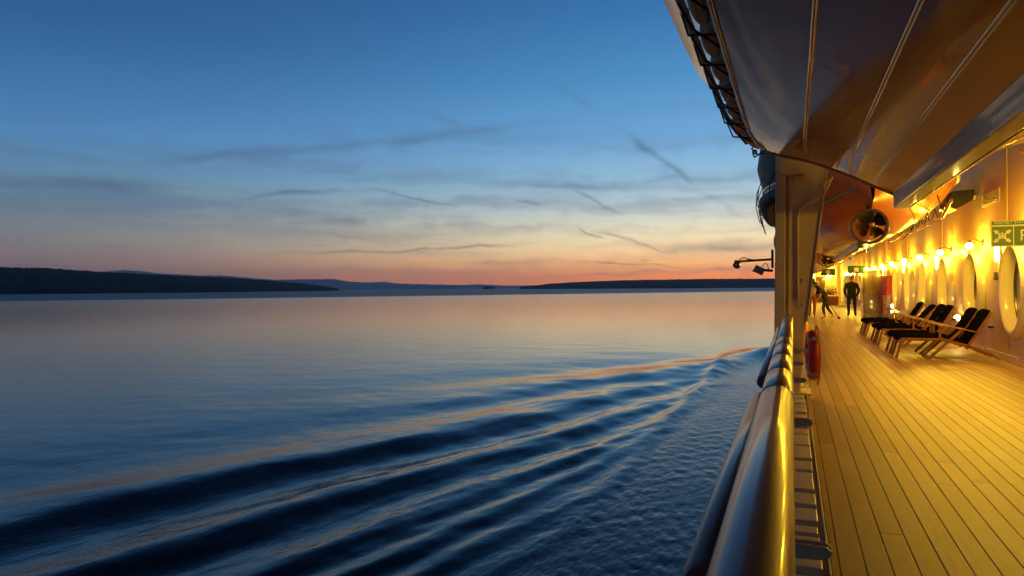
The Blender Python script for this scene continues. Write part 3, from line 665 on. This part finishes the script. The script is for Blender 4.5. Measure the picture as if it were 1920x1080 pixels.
# ------------------------------------------------------------------ farther lifeboats, double-ended
def far_boat(y0, y1, label, prop, full=True):
    t = thing('lifeboat', label, 'lifeboat', (BC, (y0 + y1) / 2, 2.15), 'lifeboats stowed above the deck')
    half = [(0, 2.16), (.30, 2.22), (.72, 2.38), (1.22, 2.72), (1.52, 3.02), (1.72, 3.32), (1.84, 3.8), (1.78, 4.2), (1.3, 4.75), (0, 5.0)]
    def sc(y):
        u = min(y - y0, y1 - y); return .03 + .97 * math.sin(math.pi / 2 * min(1, u / 3.4)) ** .75
    def lift(y):
        u = max(0, 1 - min(y - y0, y1 - y) / 2.2); return .55 * u ** 2
    n = 26; ys = [y0 + (y1 - y0) * (1 - math.cos(math.pi * k / n)) / 2 for k in range(n + 1)]
    def ring(y, a, b):
        s_ = sc(y); pts = half[a:b]
        return [(BC - x * s_, y, z + lift(y) * max(0, (3.3 - z) / 1.2)) for x, z in pts], [(BC + x * s_, y, z + lift(y) * max(0, (3.3 - z) / 1.2)) for x, z in pts]
    for nm, a, b, m in (('hull', 0, 6, 'orange'), ('canopy', 5, 10, 'cover')):
        mb = MB(); mb.quadstrip([ring(y, a, b)[0] for y in ys], False, False); mb.quadstrip([ring(y, a, b)[1] for y in ys], False, False)
        hb = mb.build(nm, m, t, smooth=40)
    for sd in (0, 1):
        MB().tube([Vector(ring(y, 5, 6)[sd][0]) for y in ys], .035, 8).build('rubbing_strake', 'frame', t, smooth=60)
        MB().tube([Vector(ring(y, 3, 4)[sd][0]) + Vector((0, 0, -.02)) for y in ys[2:-2]], .018, 8).build('bilge_rail', 'brass', t, smooth=60)
    MB().box((BC, (y0 + y1) / 2, 2.13), (.10, y1 - y0 - 4.4, .10)).build('keel', 'keel', t, bevel=.02)
    # inboard handrail pipe under the bilge
    MB().tube([(2.42, y0 + 1.2, 2.78), (2.50, y0 + 2.4, 2.60), (2.50, y1 - 2, 2.60), (2.42, y1 - 1, 2.75)], .026, 8).build('pipe', 'brass', t, smooth=60)
    for k in range(10):
        ya = y0 + 1.6 + k * (y1 - y0 - 3.2) / 10; yb = ya + (y1 - y0 - 3.2) / 10
        MB().tube([(BC + 1.50 * sc(ya + (yb - ya) * q / 6), ya + (yb - ya) * q / 6, 2.92 - .22 * math.sin(math.pi * q / 6)) for q in range(7)], .010, 6).build('grab_line', 'rope', t, smooth=60)
    # dark fender cover and hanging ropes outboard
    cov = []
    for k in range(15):
        y = y0 + .9 + k * (y1 - y0 - 4) / 14; f = math.sin(math.pi * (k + .3) / 14.6) ** .5
        x = BC - 1.66 * sc(y); cov.append((x, y, 3.10, .05 + .12 * f))
    MB().tube([(x, y, z) for x, y, z, r in cov], [r for *_, r in cov], 10).build('fender_cover', 'black', t, smooth=60)
    rg = random.Random(int(y0))
    for k in range(9):
        y = y0 + 1.2 + k * .75; x = BC - 1.80 * sc(y) - .05
        MB().tube([(x + .1, y, 3.6), (x, y + .05, 3.35), (x - .01 + rg.uniform(-.03, .03), y + .08, 3.05), (x + .05, y + .1, 2.85 - rg.random() * .15)], .009, 6).build('hanging_rope', 'rope', t, smooth=60)
    if prop:
        c = Vector((1.09, y0 - .12, 2.285)); ax = (0, 1, 0)
        ringo = MB().quadstrip([[(c.x + r * math.cos(a), c.y + dy, c.z + r * math.sin(a)) for a in [2 * math.pi * k / 32 for k in range(32)]] for r, dy in ((.262, -.10), (.27, -.09), (.262, .12), (.225, .12), (.222, .0), (.232, -.10), (.262, -.10))], True, False).build('nozzle_ring', 'bronze', t, smooth=50)
        MB().ball((c.x + .03, c.y - .03, c.z + .03), (.07, .11, .07), 12, 8).build('hub', 'brass', ringo, smooth=60)
        for k in range(4):
            a = k * math.pi / 2 + .5; rows = []
            for q in range(6):
                f = q / 5; r = .05 + .165 * f; w = .04 + .10 * math.sin(math.pi * (.2 + .65 * f)); tw = R(58 - 34 * f)
                d = Vector((math.cos(a), 0, math.sin(a))); tng = Vector((-math.sin(a), 0, math.cos(a)))
                e = tng * math.cos(tw) + Vector((0, 1, 0)) * math.sin(tw)
                b0 = Vector((c.x + .03, c.y, c.z + .03)) + d * r * .96
                rows.append([b0 - e * w, b0 + Vector((0, .012, 0)), b0 + e * w, b0 - Vector((0, .006, 0))])
            MB().quadstrip(rows, True, True).build('blade', 'bronze', ringo, smooth=60)
        MB().bar((c.x, c.y + .12, c.z + .24), (BC, y0 + .9, 2.85), .06, .10).build('skeg_arm', 'bronze', t, bevel=.01)
        MB().bar((c.x, c.y + .05, c.z + .03), (BC, y0 + 1.2, 2.5), .06, .06).build('shaft', 'bronze', t, bevel=.01)
    return t
far_boat(-15.2, -3.4, 'unseen orange lifeboat behind the white one, added to block sky light', False)  # out of view, added to keep the sky behind off the near deck
far_boat(12.05, 23.6, 'orange lifeboat with a ringed propeller, beyond the white one', True)
far_boat(26.2, 37.6, 'third lifeboat, orange, low over the walking people', True)
far_boat(40, 51.5, 'farthest orange lifeboat over the end of the deck', False)

# black loudspeaker box on the wall
t = thing('loudspeaker', 'black angled loudspeaker hung beside the vent grille', 'loudspeaker', (3.3, 17.6, 3.2))
MB().prism([(WX - .62, 3.06), (WX - .42, 2.98), (WX - .12, 3.16), (WX - .10, 3.38), (WX - .50, 3.36)], 'y', 17.0, 17.75).build('cabinet', 'black', t, bevel=.02)
MB().box((WX - .06, 17.4, 3.24), (.12, .10, .10)).build('bracket', 'steel', t, bevel=.01)
MB().prism([(WX - .60, 3.05), (WX - .43, 2.975), (WX - .43, 2.955), (WX - .62, 3.03)], 'y', 16.98, 17.77).build('trim', 'frame', t)

# ------------------------------------------------------------------ hanging sign
def text(s_, size, loc, m, parent, ext=.002):
    cu = bpy.data.curves.new('lettering', 'FONT'); cu.body = s_; cu.size = size; cu.align_x = 'LEFT'; cu.align_y = 'CENTER'; cu.extrude = ext
    o = bpy.data.objects.new('tmp', cu); COL.objects.link(o)
    dg = bpy.context.evaluated_depsgraph_get(); me = bpy.data.meshes.new_from_object(o.evaluated_get(dg)); bpy.data.objects.remove(o)
    me.transform(Matrix.Rotation(math.pi / 2, 4, 'X')); me.materials.clear(); me.materials.append(M[m])
    q = bpy.data.objects.new('lettering', me); COL.objects.link(q); q.parent = parent; po = ORG[parent.name]
    q.location = (loc[0] - po[0], loc[1] - po[1], loc[2] - po[2]); return q
SY = 12.5; sx0, sx1, sz0, sz1 = 2.79, 3.40, 1.957, 2.355
t = thing('assembly_sign', 'green assembly station sign with white pictogram hanging from the wall', 'sign', (3.4, SY, 2.15))
MB().box(((sx0 + sx1) / 2, SY, (sz0 + sz1) / 2), (sx1 - sx0, .022, sz1 - sz0)).build('board', 'white', t, bevel=.004)
zs = 2.275; xm = 3.078
f_ = SY - .012
MB().box(((sx0 + sx1) / 2, f_, (zs + sz1 - .012) / 2 + .004), (sx1 - sx0 - .03, .004, sz1 - zs - .022)).build('header_panel', 'green', t)
MB().box(((sx0 + .014 + xm) / 2, f_, (sz0 + zs) / 2 + .001), (xm - sx0 - .024, .004, zs - sz0 - .028)).build('pictogram_panel', 'green', t)
MB().box(((sx1 - .014 + xm) / 2 + .004, f_, (sz0 + zs) / 2 + .001), (sx1 - xm - .024, .004, zs - sz0 - .028)).build('letter_panel', 'green', t)
text('ASSEMBLY STATION', .054, (sx0 + .035, f_ - .004, 2.318), 'white', t)
text('P', .24, (3.15, f_ - .004, 2.115), 'white', t)
pcx, pcz = (sx0 + .014 + xm) / 2 - .004, (sz0 + zs) / 2
for a in (45, 135, 225, 315):
    u_ = Vector((math.cos(R(a)), 0, math.sin(R(a)) * .85)); w_ = Vector((-u_.z, 0, u_.x)); c0 = Vector((pcx, f_ - .003, pcz))
    pl = [c0 + u_ * .145 + w_ * .02, c0 + u_ * .145 - w_ * .02, c0 + u_ * .105 - w_ * .02, c0 + u_ * .105 - w_ * .042, c0 + u_ * .062, c0 + u_ * .105 + w_ * .042, c0 + u_ * .105 + w_ * .02]
    MB().quadstrip([pl, [p - Vector((0, .002, 0)) for p in pl]]).build('arrow', 'white', t)
for dx, hh in ((-.035, .05), (0, .062), (.035, .05)):
    MB().tube([(pcx + dx, f_ - .002, pcz + hh - .018), (pcx + dx, f_ - .005, pcz + hh - .018)], .014, 12).build('figure_head', 'white', t)
    MB().box((pcx + dx, f_ - .0035, pcz + hh - .065), (.028, .003, .06)).build('figure_body', 'white', t)
MB().bar((sx1 - .05, SY, 2.25), (WX, SY, 2.25), .03, .05).build('bracket', 'steel', t)
# two more signs of that kind farther along
for y, x, lb in ((38, 2.9, 'small dark green sign hanging beyond the brown cabinet'), (44, 1.9, 'small dark green sign hanging far along the deck')):
    q = thing('hanging_sign', lb, 'sign', (x, y, 2.2)); MB().box((x, y, 2.18), (.75, .03, .38)).build('board', 'green', q, bevel=.006)
    MB().box((x, y - .018, 2.18), (.2, .004, .2)).build('pictogram', 'white', q); MB().bar((x + .3, y, 2.37), (x + .3, y, 3.0), .02, .02).build('rod', 'steel', q)

# ------------------------------------------------------------------ deck chairs
def chair(loc, label, rec=0.0):
    t = thing('deck_chair', label, 'deck chair', loc, 'wooden steamer chairs in a row by the wall')
    ox, oy, oz = loc
    def p(u, v, z): return (ox + u, oy + v, oz + z)
    w = .29
    bt = (1.44 + rec, .88 - rec * .45)
    for v in (-w, w):
        MB().bar(p(-.02, v, .355), p(.66, v, .365), .028, .05).build('leg_rest_rail', 'chair', t, bevel=.006)
        MB().bar(p(.64, v, .37), p(1.10, v, .245), .028, .055).build('seat_rail', 'chair', t, bevel=.006)
        MB().quadstrip([[p(u, v + d, z + e) for d, e in ((-.014, -h), (.014, -h), (.014, h), (-.014, h))] for u, z, h in ((1.06, .255, .03), (1.25, .19, .028), (1.42, .115, .026), (1.56, .018, .018))]).build('rear_leg', 'chair', t, bevel=.005)
        MB().bar(p(.0, v, .36), p(-.10, v, .0), .03, .045).build('front_leg', 'chair', t, bevel=.006)
        MB().bar(p(.43, v * 1.06, .0), p(.98, v * 1.06, .56), .026, .05).build('cross_leg', 'chair', t, bevel=.006)
        MB().bar(p(1.04, v * .93, .20), p(bt[0], v * .93, bt[1]), .026, .045).build('back_post', 'chair', t, bevel=.006)
        MB().quadstrip([[p(u, v * 1.1 + d, z + e) for d, e in ((-.035, -.011), (.035, -.011), (.035, .011), (-.035, .011))] for u, z in ((.58, .635), (.8, .60), (1.02, .555), (1.27, .50))]).build('armrest', 'chair', t, bevel=.005)
        MB().bar(p(.62, v * 1.06, .36), p(.62, v * 1.06, .625), .026, .04).build('arm_post', 'chair', t, bevel=.005)
    for u in (.0, .6): MB().bar(p(u, -w, .35), p(u, w, .35), .03, .03).build('cross_rail', 'chair', t, bevel=.004)
    for f in (.1, .3, .5, .7, .9):
        a = Vector(p(1.05, 0, .22)).lerp(Vector(p(bt[0], 0, bt[1])), f); MB().bar((a.x + .014, oy - w * .9, a.z), (a.x + .014, oy + w * .9, a.z), .012, .05).build('back_slat', 'chair', t)
    for i in range(8): MB().bar(p(.04 + i * .085, -w, .385), p(.04 + i * .085, w, .385), .05, .012).build('leg_slat', 'chair', t)
    def pad(path, th_, nm):
        # quilted cushion swept along a side profile
        rings = []; n = len(path)
        for i, (u, z) in enumerate(path):
            a = Vector(path[max(i - 1, 0)]); b = Vector(path[min(i + 1, n - 1)]); d = (b - a).normalized(); nn_ = Vector((-d.y, d.x))
            hh = th_ * (.62 if i in (0, n - 1) else (1 if i % 3 else .84))
            ww = w * (.90 if i in (0, n - 1) else .96)
            rr = []
            for (sv, sh) in ((-1, .15), (-.93, 0), (.93, 0), (1, .15), (1, .8), (.9, 1), (0, 1.12), (-.9, 1)):
                q = Vector((u, z)) + nn_ * hh * sh; rr.append(p(q.x, sv * ww, q.y))
            rings.append(rr)
        MB().quadstrip(rings).build(nm, 'cushion', t, smooth=50)
    def subd(a, b, n): return [(a[0] + (b[0] - a[0]) * k / n, a[1] + (b[1] - a[1]) * k / n) for k in range(n + 1)]
    pad([(-.055, .33), (-.03, .375)] + subd((.0, .395), (.64, .40), 9)[0:], .065, 'leg_cushion')
    pad(subd((.655, .405), (1.03, .285), 6), .065, 'seat_cushion')
    pad(subd((1.05, .25), (bt[0] - .005, bt[1] + .03), 12), .07, 'back_cushion')
    MB().box(p(bt[0] + .055, .02, bt[1] - .28), (.07, .16, .05)).build('tie_strap', 'black', t, bevel=.012)
CH = [(15.3, 'nearest dark cushioned wooden deck chair, closest to the camera', 0), (16.25, 'second wooden deck chair, right behind the nearest one', 0), (18.35, 'third wooden deck chair in the row, near one of the middle pair', -.01),
      (19.3, 'fourth wooden deck chair in the row, far one of the middle pair', 0.0), (21.3, 'fifth wooden deck chair, tilted farther back than its neighbours', .14), (22.35, 'farthest wooden deck chair of the row of six', .02)]
for y, lb, rc in CH: chair((1.92, y, 0), lb, rc)

# ------------------------------------------------------------------ brown cabinet, red panels, far end of the deck
t = thing('wooden_cabinet', 'tall glossy dark brown wooden cabinet standing out from the wall', 'cabinet', (3.25, 34.4, 0))
MB().box((3.24, 34.6, 1.0), (.74, 1.2, 1.96)).build('body', 'mahog', t, bevel=.02)
MB().box((3.24, 34.6, 2.02), (.82, 1.28, .06)).build('top', 'mahog', t, bevel=.015)
MB().box((3.24, 34.6, .04), (.78, 1.24, .08)).build('plinth', 'mahog', t, bevel=.01)
for x in (3.06, 3.42): MB().box((x, 33.99, 1.05), (.32, .02, 1.7)).build('door', 'mahog', t, bevel=.008)
for x in (3.20, 3.28): MB().tube([(x, 33.97, 1.0), (x, 33.95, 1.02), (x, 33.95, 1.12), (x, 33.97, 1.14)], .008, 6).build('handle', 'brass', t, smooth=60)
t = thing('hose_cabinet', 'flat red cabinet on the wall before the brown cabinet', 'cabinet', (WX, 31.2, 1.35))
MB().box((WX - .10, 31.6, 1.38), (.20, 1.5, .78)).build('box', 'redp', t, bevel=.02); MB().box((WX - .21, 31.6, 1.38), (.012, 1.36, .66)).build('door', 'redp', t, bevel=.006)
MB().box((WX - .222, 31.05, 1.38), (.012, .05, .12)).build('handle', 'tape', t)
bk = MB().box((1.9, 62.4, 2.3), (4.6, .12, 4.6)).build('end_bulkhead', 'wall'); tag(bk, 'cream bulkhead closing the far end of the deck', 'wall'); ORG[bk.name] = (0, 0, 0)
for x in (.9, 1.7, 2.5, 3.3): MB().box((x, 62.3, 1.5), (.12, .08, 3.0)).build('pilaster', 'frame', bk, bevel=.02)
MB().box((2.1, 62.32, 1.1), (.62, .05, 2.1)).build('door', 'mahog', bk, bevel=.02)
MB().box((1.3, 62.31, 1.7), (.5, .04, .8)).build('red_notice', 'redp', bk, bevel=.01)
for k, x in enumerate((.75, 1.5, 2.7)):
    t = thing('end_lamp', 'small glowing lamp on the end bulkhead, %s from the left' % ORD[k], 'lamp', (x, 62.2, 2.3), 'lamps on the end bulkhead')
    MB().ball((x, 62.2, 2.3), (.14, .1, .10), 12, 8).build('globe', 'lamp', t, smooth=60); MB().box((x, 62.31, 2.3), (.12, .06, .12)).build('plate', 'brass', t)
t = thing('planter', 'reddish planter box with a small dark plant at the deck end', 'planter', (2.5, 56, 0))
MB().prism([(2.15, 0), (3.05, 0), (3.1, .62), (2.1, .62)], 'y', 55.6, 56.3).build('box', 'terra', t, bevel=.02)
pm = MB(); rg = random.Random(2)
for k in range(160):
    c = Vector((2.6 + rg.gauss(0, .22), 56 + rg.gauss(0, .15), .75 + abs(rg.gauss(0, .22)))); d = Vector((rg.uniform(-1, 1), rg.uniform(-1, 1), rg.uniform(-.2, 1))).normalized(); e = d.cross(Vector((.3, .5, .8))).normalized()
    b = len(pm.v); pm.v += [tuple(c - d * .08), tuple(c + e * .03), tuple(c + d * .08), tuple(c - e * .03)]; pm.f.append((b, b + 1, b + 2, b + 3))
pm.build('foliage', 'leaf', t)

# ------------------------------------------------------------------ people
def person(name, label, joints, edges, loc, rot, mats, cut, extra=None):
    """one continuous skinned body; joints: name -> (x, y, z, radius)"""
    names = list(joints); me = bpy.data.meshes.new('body')
    me.from_pydata([joints[n][:3] for n in names], [(names.index(a), names.index(b)) for a, b in edges], [])
    o = bpy.data.objects.new('tmp', me); COL.objects.link(o)
    sk = o.modifiers.new('skin', 'SKIN'); sk.use_smooth_shade = True
    for i, n in enumerate(names):
        r = joints[n][3]; v = me.skin_vertices[0].data[i]; v.radius = r if isinstance(r, tuple) else (r, r); v.use_root = (n == 'pelvis')
    su = o.modifiers.new('sub', 'SUBSURF'); su.levels = 2; su.render_levels = 2
    dg = bpy.context.evaluated_depsgraph_get(); bme = bpy.data.meshes.new_from_object(o.evaluated_get(dg)); bpy.data.objects.remove(o)
    bme.materials.clear()
    for m in mats: bme.materials.append(M[m])
    for f in bme.polygons: f.material_index = cut(f.center); f.use_smooth = True
    t = thing(name, label, 'person', loc); t.rotation_euler = (0, 0, rot)
    b = bpy.data.objects.new('body', bme); COL.objects.link(b); b.parent = t
    for nm, mb, m in (extra or []):
        e = mb.build(nm, m, None, smooth=60); e.parent = t; e.location = (0, 0, 0)
    return t
BE = [('pelvis', 'waist'), ('waist', 'chest'), ('chest', 'neck'), ('neck', 'jaw'), ('jaw', 'head'), ('head', 'crown'),
      ('pelvis', 'hipL'), ('hipL', 'kneeL'), ('kneeL', 'ankL'), ('ankL', 'toeL'), ('pelvis', 'hipR'), ('hipR', 'kneeR'), ('kneeR', 'ankR'), ('ankR', 'toeR'),
      ('chest', 'shL'), ('shL', 'elL'), ('elL', 'wrL'), ('wrL', 'haL'), ('chest', 'shR'), ('shR', 'elR'), ('elR', 'wrR'), ('wrR', 'haR')]
BE += [(h, f + s_) for s_, h in (('L', 'haL'), ('R', 'haR')) for f in ('f1', 'f2', 'f3', 'f4', 'th')]
def hand(J, s_, base, d, side):
    base, d, side = Vector(base), Vector(d).normalized(), Vector(side).normalized(); nrm = d.cross(side)
    J['ha' + s_] = (*base, (.04, .024))
    for k, f in enumerate(('f1', 'f2', 'f3', 'f4')): J[f + s_] = (*(base + d * (.085 + (.012, .02, .014, -.004)[k]) + side * (k - 1.5) * .021 + nrm * .02), .0095)
    J['th' + s_] = (*(base + d * .035 + side * -.06), .011)
# man in black seen from behind (local: faces +y)
J = dict(pelvis=(0, 0, .97, (.17, .12)), waist=(0, -.01, 1.12, (.18, .13)), chest=(0, .0, 1.38, (.215, .14)), neck=(0, .0, 1.55, (.075, .075)), jaw=(0, .03, 1.63, (.078, .09)), head=(0, .02, 1.72, (.086, .10)), crown=(0, .01, 1.79, (.06, .07)),
         hipL=(-.11, 0, .88, .10), kneeL=(-.125, .03, .50, .078), ankL=(-.13, -.01, .10, .058), toeL=(-.15, .16, .045, (.05, .04)), hipR=(.11, 0, .88, .10), kneeR=(.13, .01, .50, .078), ankR=(.14, -.02, .10, .058), toeR=(.19, .15, .045, (.05, .04)),
         shL=(-.22, 0, 1.44, .085), elL=(-.30, -.03, 1.16, .065), wrL=(-.235, .16, .98, .045), shR=(.22, 0, 1.44, .085), elR=(.30, -.03, 1.16, .065), wrR=(.25, .15, .97, .045))
hand(J, 'L', (-.20, .21, .93), (.3, .6, -.6), (.8, -.3, .1)); hand(J, 'R', (.225, .20, .92), (-.2, .6, -.7), (-.8, -.3, .1))
def cutm(c):
    if c.z > 1.56: return 1
    if c.z > .93 and not (c.y > .17 and c.z < 1.0): return 0
    if c.z > .93 or (c.y > .15 and c.z > .8): return 1
    return 2 if c.z > .10 else 3
hair = MB().ball((0, -.005, 1.745), (.092, .105, .078), 14, 8)
ears = MB().ball((-.09, .015, 1.68), (.015, .02, .032), 8, 6).ball((.09, .015, 1.68), (.015, .02, .032), 8, 6)
person('person', 'man in black jacket and dark trousers standing with his back turned', J, BE, (2.47, 34.9, 0), R(4), ['jacket', 'skin', 'trouser', 'shoe'], cutm, [('hair', hair, 'greyhair'), ('ears', ears, 'skin')])
# woman bending forward in mid-step (local: faces -x)
J = dict(pelvis=(.06, 0, .90, (.15, .15)), waist=(-.02, 0, 1.04, (.135, .15)), chest=(-.17, 0, 1.24, (.15, .18)), neck=(-.29, 0, 1.36, (.055, .055)), jaw=(-.36, 0, 1.40, (.068, .07)), head=(-.41, 0, 1.46, (.088, .08)), crown=(-.43, 0, 1.53, (.06, .06)),
         hipL=(.05, -.10, .82, .095), kneeL=(-.06, -.11, .46, .07), ankL=(.02, -.10, .10, .045), toeL=(-.15, -.11, .035, (.04, .03)), hipR=(.08, .10, .82, .095), kneeR=(.12, .10, .47, .07), ankR=(.32, .10, .16, .045), toeR=(.24, .10, .05, (.04, .03)),
         shL=(-.19, -.19, 1.25, .07), elL=(-.16, -.24, .98, .05), wrL=(-.28, -.20, .80, .035), shR=(-.19, .19, 1.25, .07), elR=(-.30, .22, 1.0, .05), wrR=(-.48, .16, .92, .035))
hand(J, 'L', (-.31, -.19, .75), (-.4, .1, -.8), (.5, .6, 0)); hand(J, 'R', (-.53, .14, .89), (-.8, -.1, -.4), (.1, -.8, 0))
def cutw(c):
    if c.z < .22: return 1
    if c.z < .86 and c.x > -.20 and abs(c.y) < .18: return 2
    if c.x < -.32 and c.z > 1.30: return 1
    if c.z < 1.06 and (c.x < -.24 or abs(c.y) > .205): return 1
    return 0
hair = MB().ball((-.385, 0, 1.50), (.105, .095, .085), 14, 8).ball((-.33, 0, 1.43), (.07, .085, .12), 12, 8)
face = MB().ball((-.495, 0, 1.44), (.018, .014, .018), 8, 6)
person('person', 'woman in dark top and cropped trousers bending forward in mid-step', J, BE, (1.22, 31.7, 0), R(0), ['jacket', 'skin', 'trouser'], cutw, [('hair', hair, 'hair'), ('nose', face, 'skin')])
# person mostly hidden behind the davit post
J = dict(pelvis=(0, 0, .95, (.15, .12)), waist=(0, 0, 1.10, (.15, .12)), chest=(.02, .02, 1.34, (.19, .13)), neck=(.02, .04, 1.49, (.06, .06)), jaw=(.03, .06, 1.56, (.07, .08)), head=(.03, .06, 1.64, (.082, .09)), crown=(.03, .05, 1.71, (.06, .06)),
         hipL=(-.1, 0, .86, .1), kneeL=(-.11, .08, .48, .075), ankL=(-.11, -.02, .1, .05), toeL=(-.12, .13, .04, (.045, .035)), hipR=(.1, 0, .86, .1), kneeR=(.12, -.04, .48, .075), ankR=(.12, -.18, .14, .05), toeR=(.12, -.06, .05, (.045, .035)),
         shL=(-.19, 0, 1.4, .075), elL=(-.27, -.05, 1.13, .055), wrL=(-.22, .14, 1.0, .04), shR=(.22, 0, 1.4, .075), elR=(.28, .05, 1.13, .055), wrR=(.25, .22, 1.02, .04))
hand(J, 'L', (-.2, .19, .97), (.2, .7, -.5), (.8, -.2, 0)); hand(J, 'R', (.23, .27, 1.0), (-.2, .7, -.5), (-.8, -.2, 0))
def cutp(c):
    if c.z > 1.5: return 1
    if c.z > .92: return 1 if (abs(c.x) > .1 and c.y > .15) else 0
    return 2 if c.z > .09 else 3
person('person', 'person in pale top and rust trousers half hidden by the davit post', J, BE, (.80, 34.0, 0), R(-12), ['pale', 'skin', 'rust', 'shoe'], cutp, [('hair', MB().ball((.03, .04, 1.66), (.092, .10, .085), 14, 8), 'hair')])
# rolling bag on a stick-like handle trailed by the woman
t = thing('walking_stick', 'dark stick trailing to the deck behind the bending woman', 'stick', (1.72, 31.9, 0))
MB().tube([(1.40, 31.9, .62), (1.55, 31.9, .42), (1.76, 31.9, .06)], .016, 8).build('shaft', 'black', t, smooth=60)
MB().ball((1.775, 31.9, .05), .05, 10, 8).build('tip', 'black', t, smooth=60)

# ------------------------------------------------------------------ dusk haze over the water
hz = bpy.data.materials.new('haze_air'); hz.use_nodes = True; t_ = hz.node_tree; t_.nodes.clear()
pv = t_.nodes.new('ShaderNodeVolumePrincipled'); pv.inputs['Anisotropy'].default_value = .55; pv.inputs['Color'].default_value = (.80, .89, 1.0, 1); pv.inputs['Density'].default_value = 2.5e-5
om = t_.nodes.new('ShaderNodeOutputMaterial'); t_.links.new(pv.outputs[0], om.inputs['Volume'])
hb = MB().box((0, 0, (WATER - 3 + 790) / 2), (60400, 60400, 790 - (WATER - 3))).build('haze', hz); tag(hb, label='thin dusk haze over the water', kind='stuff')
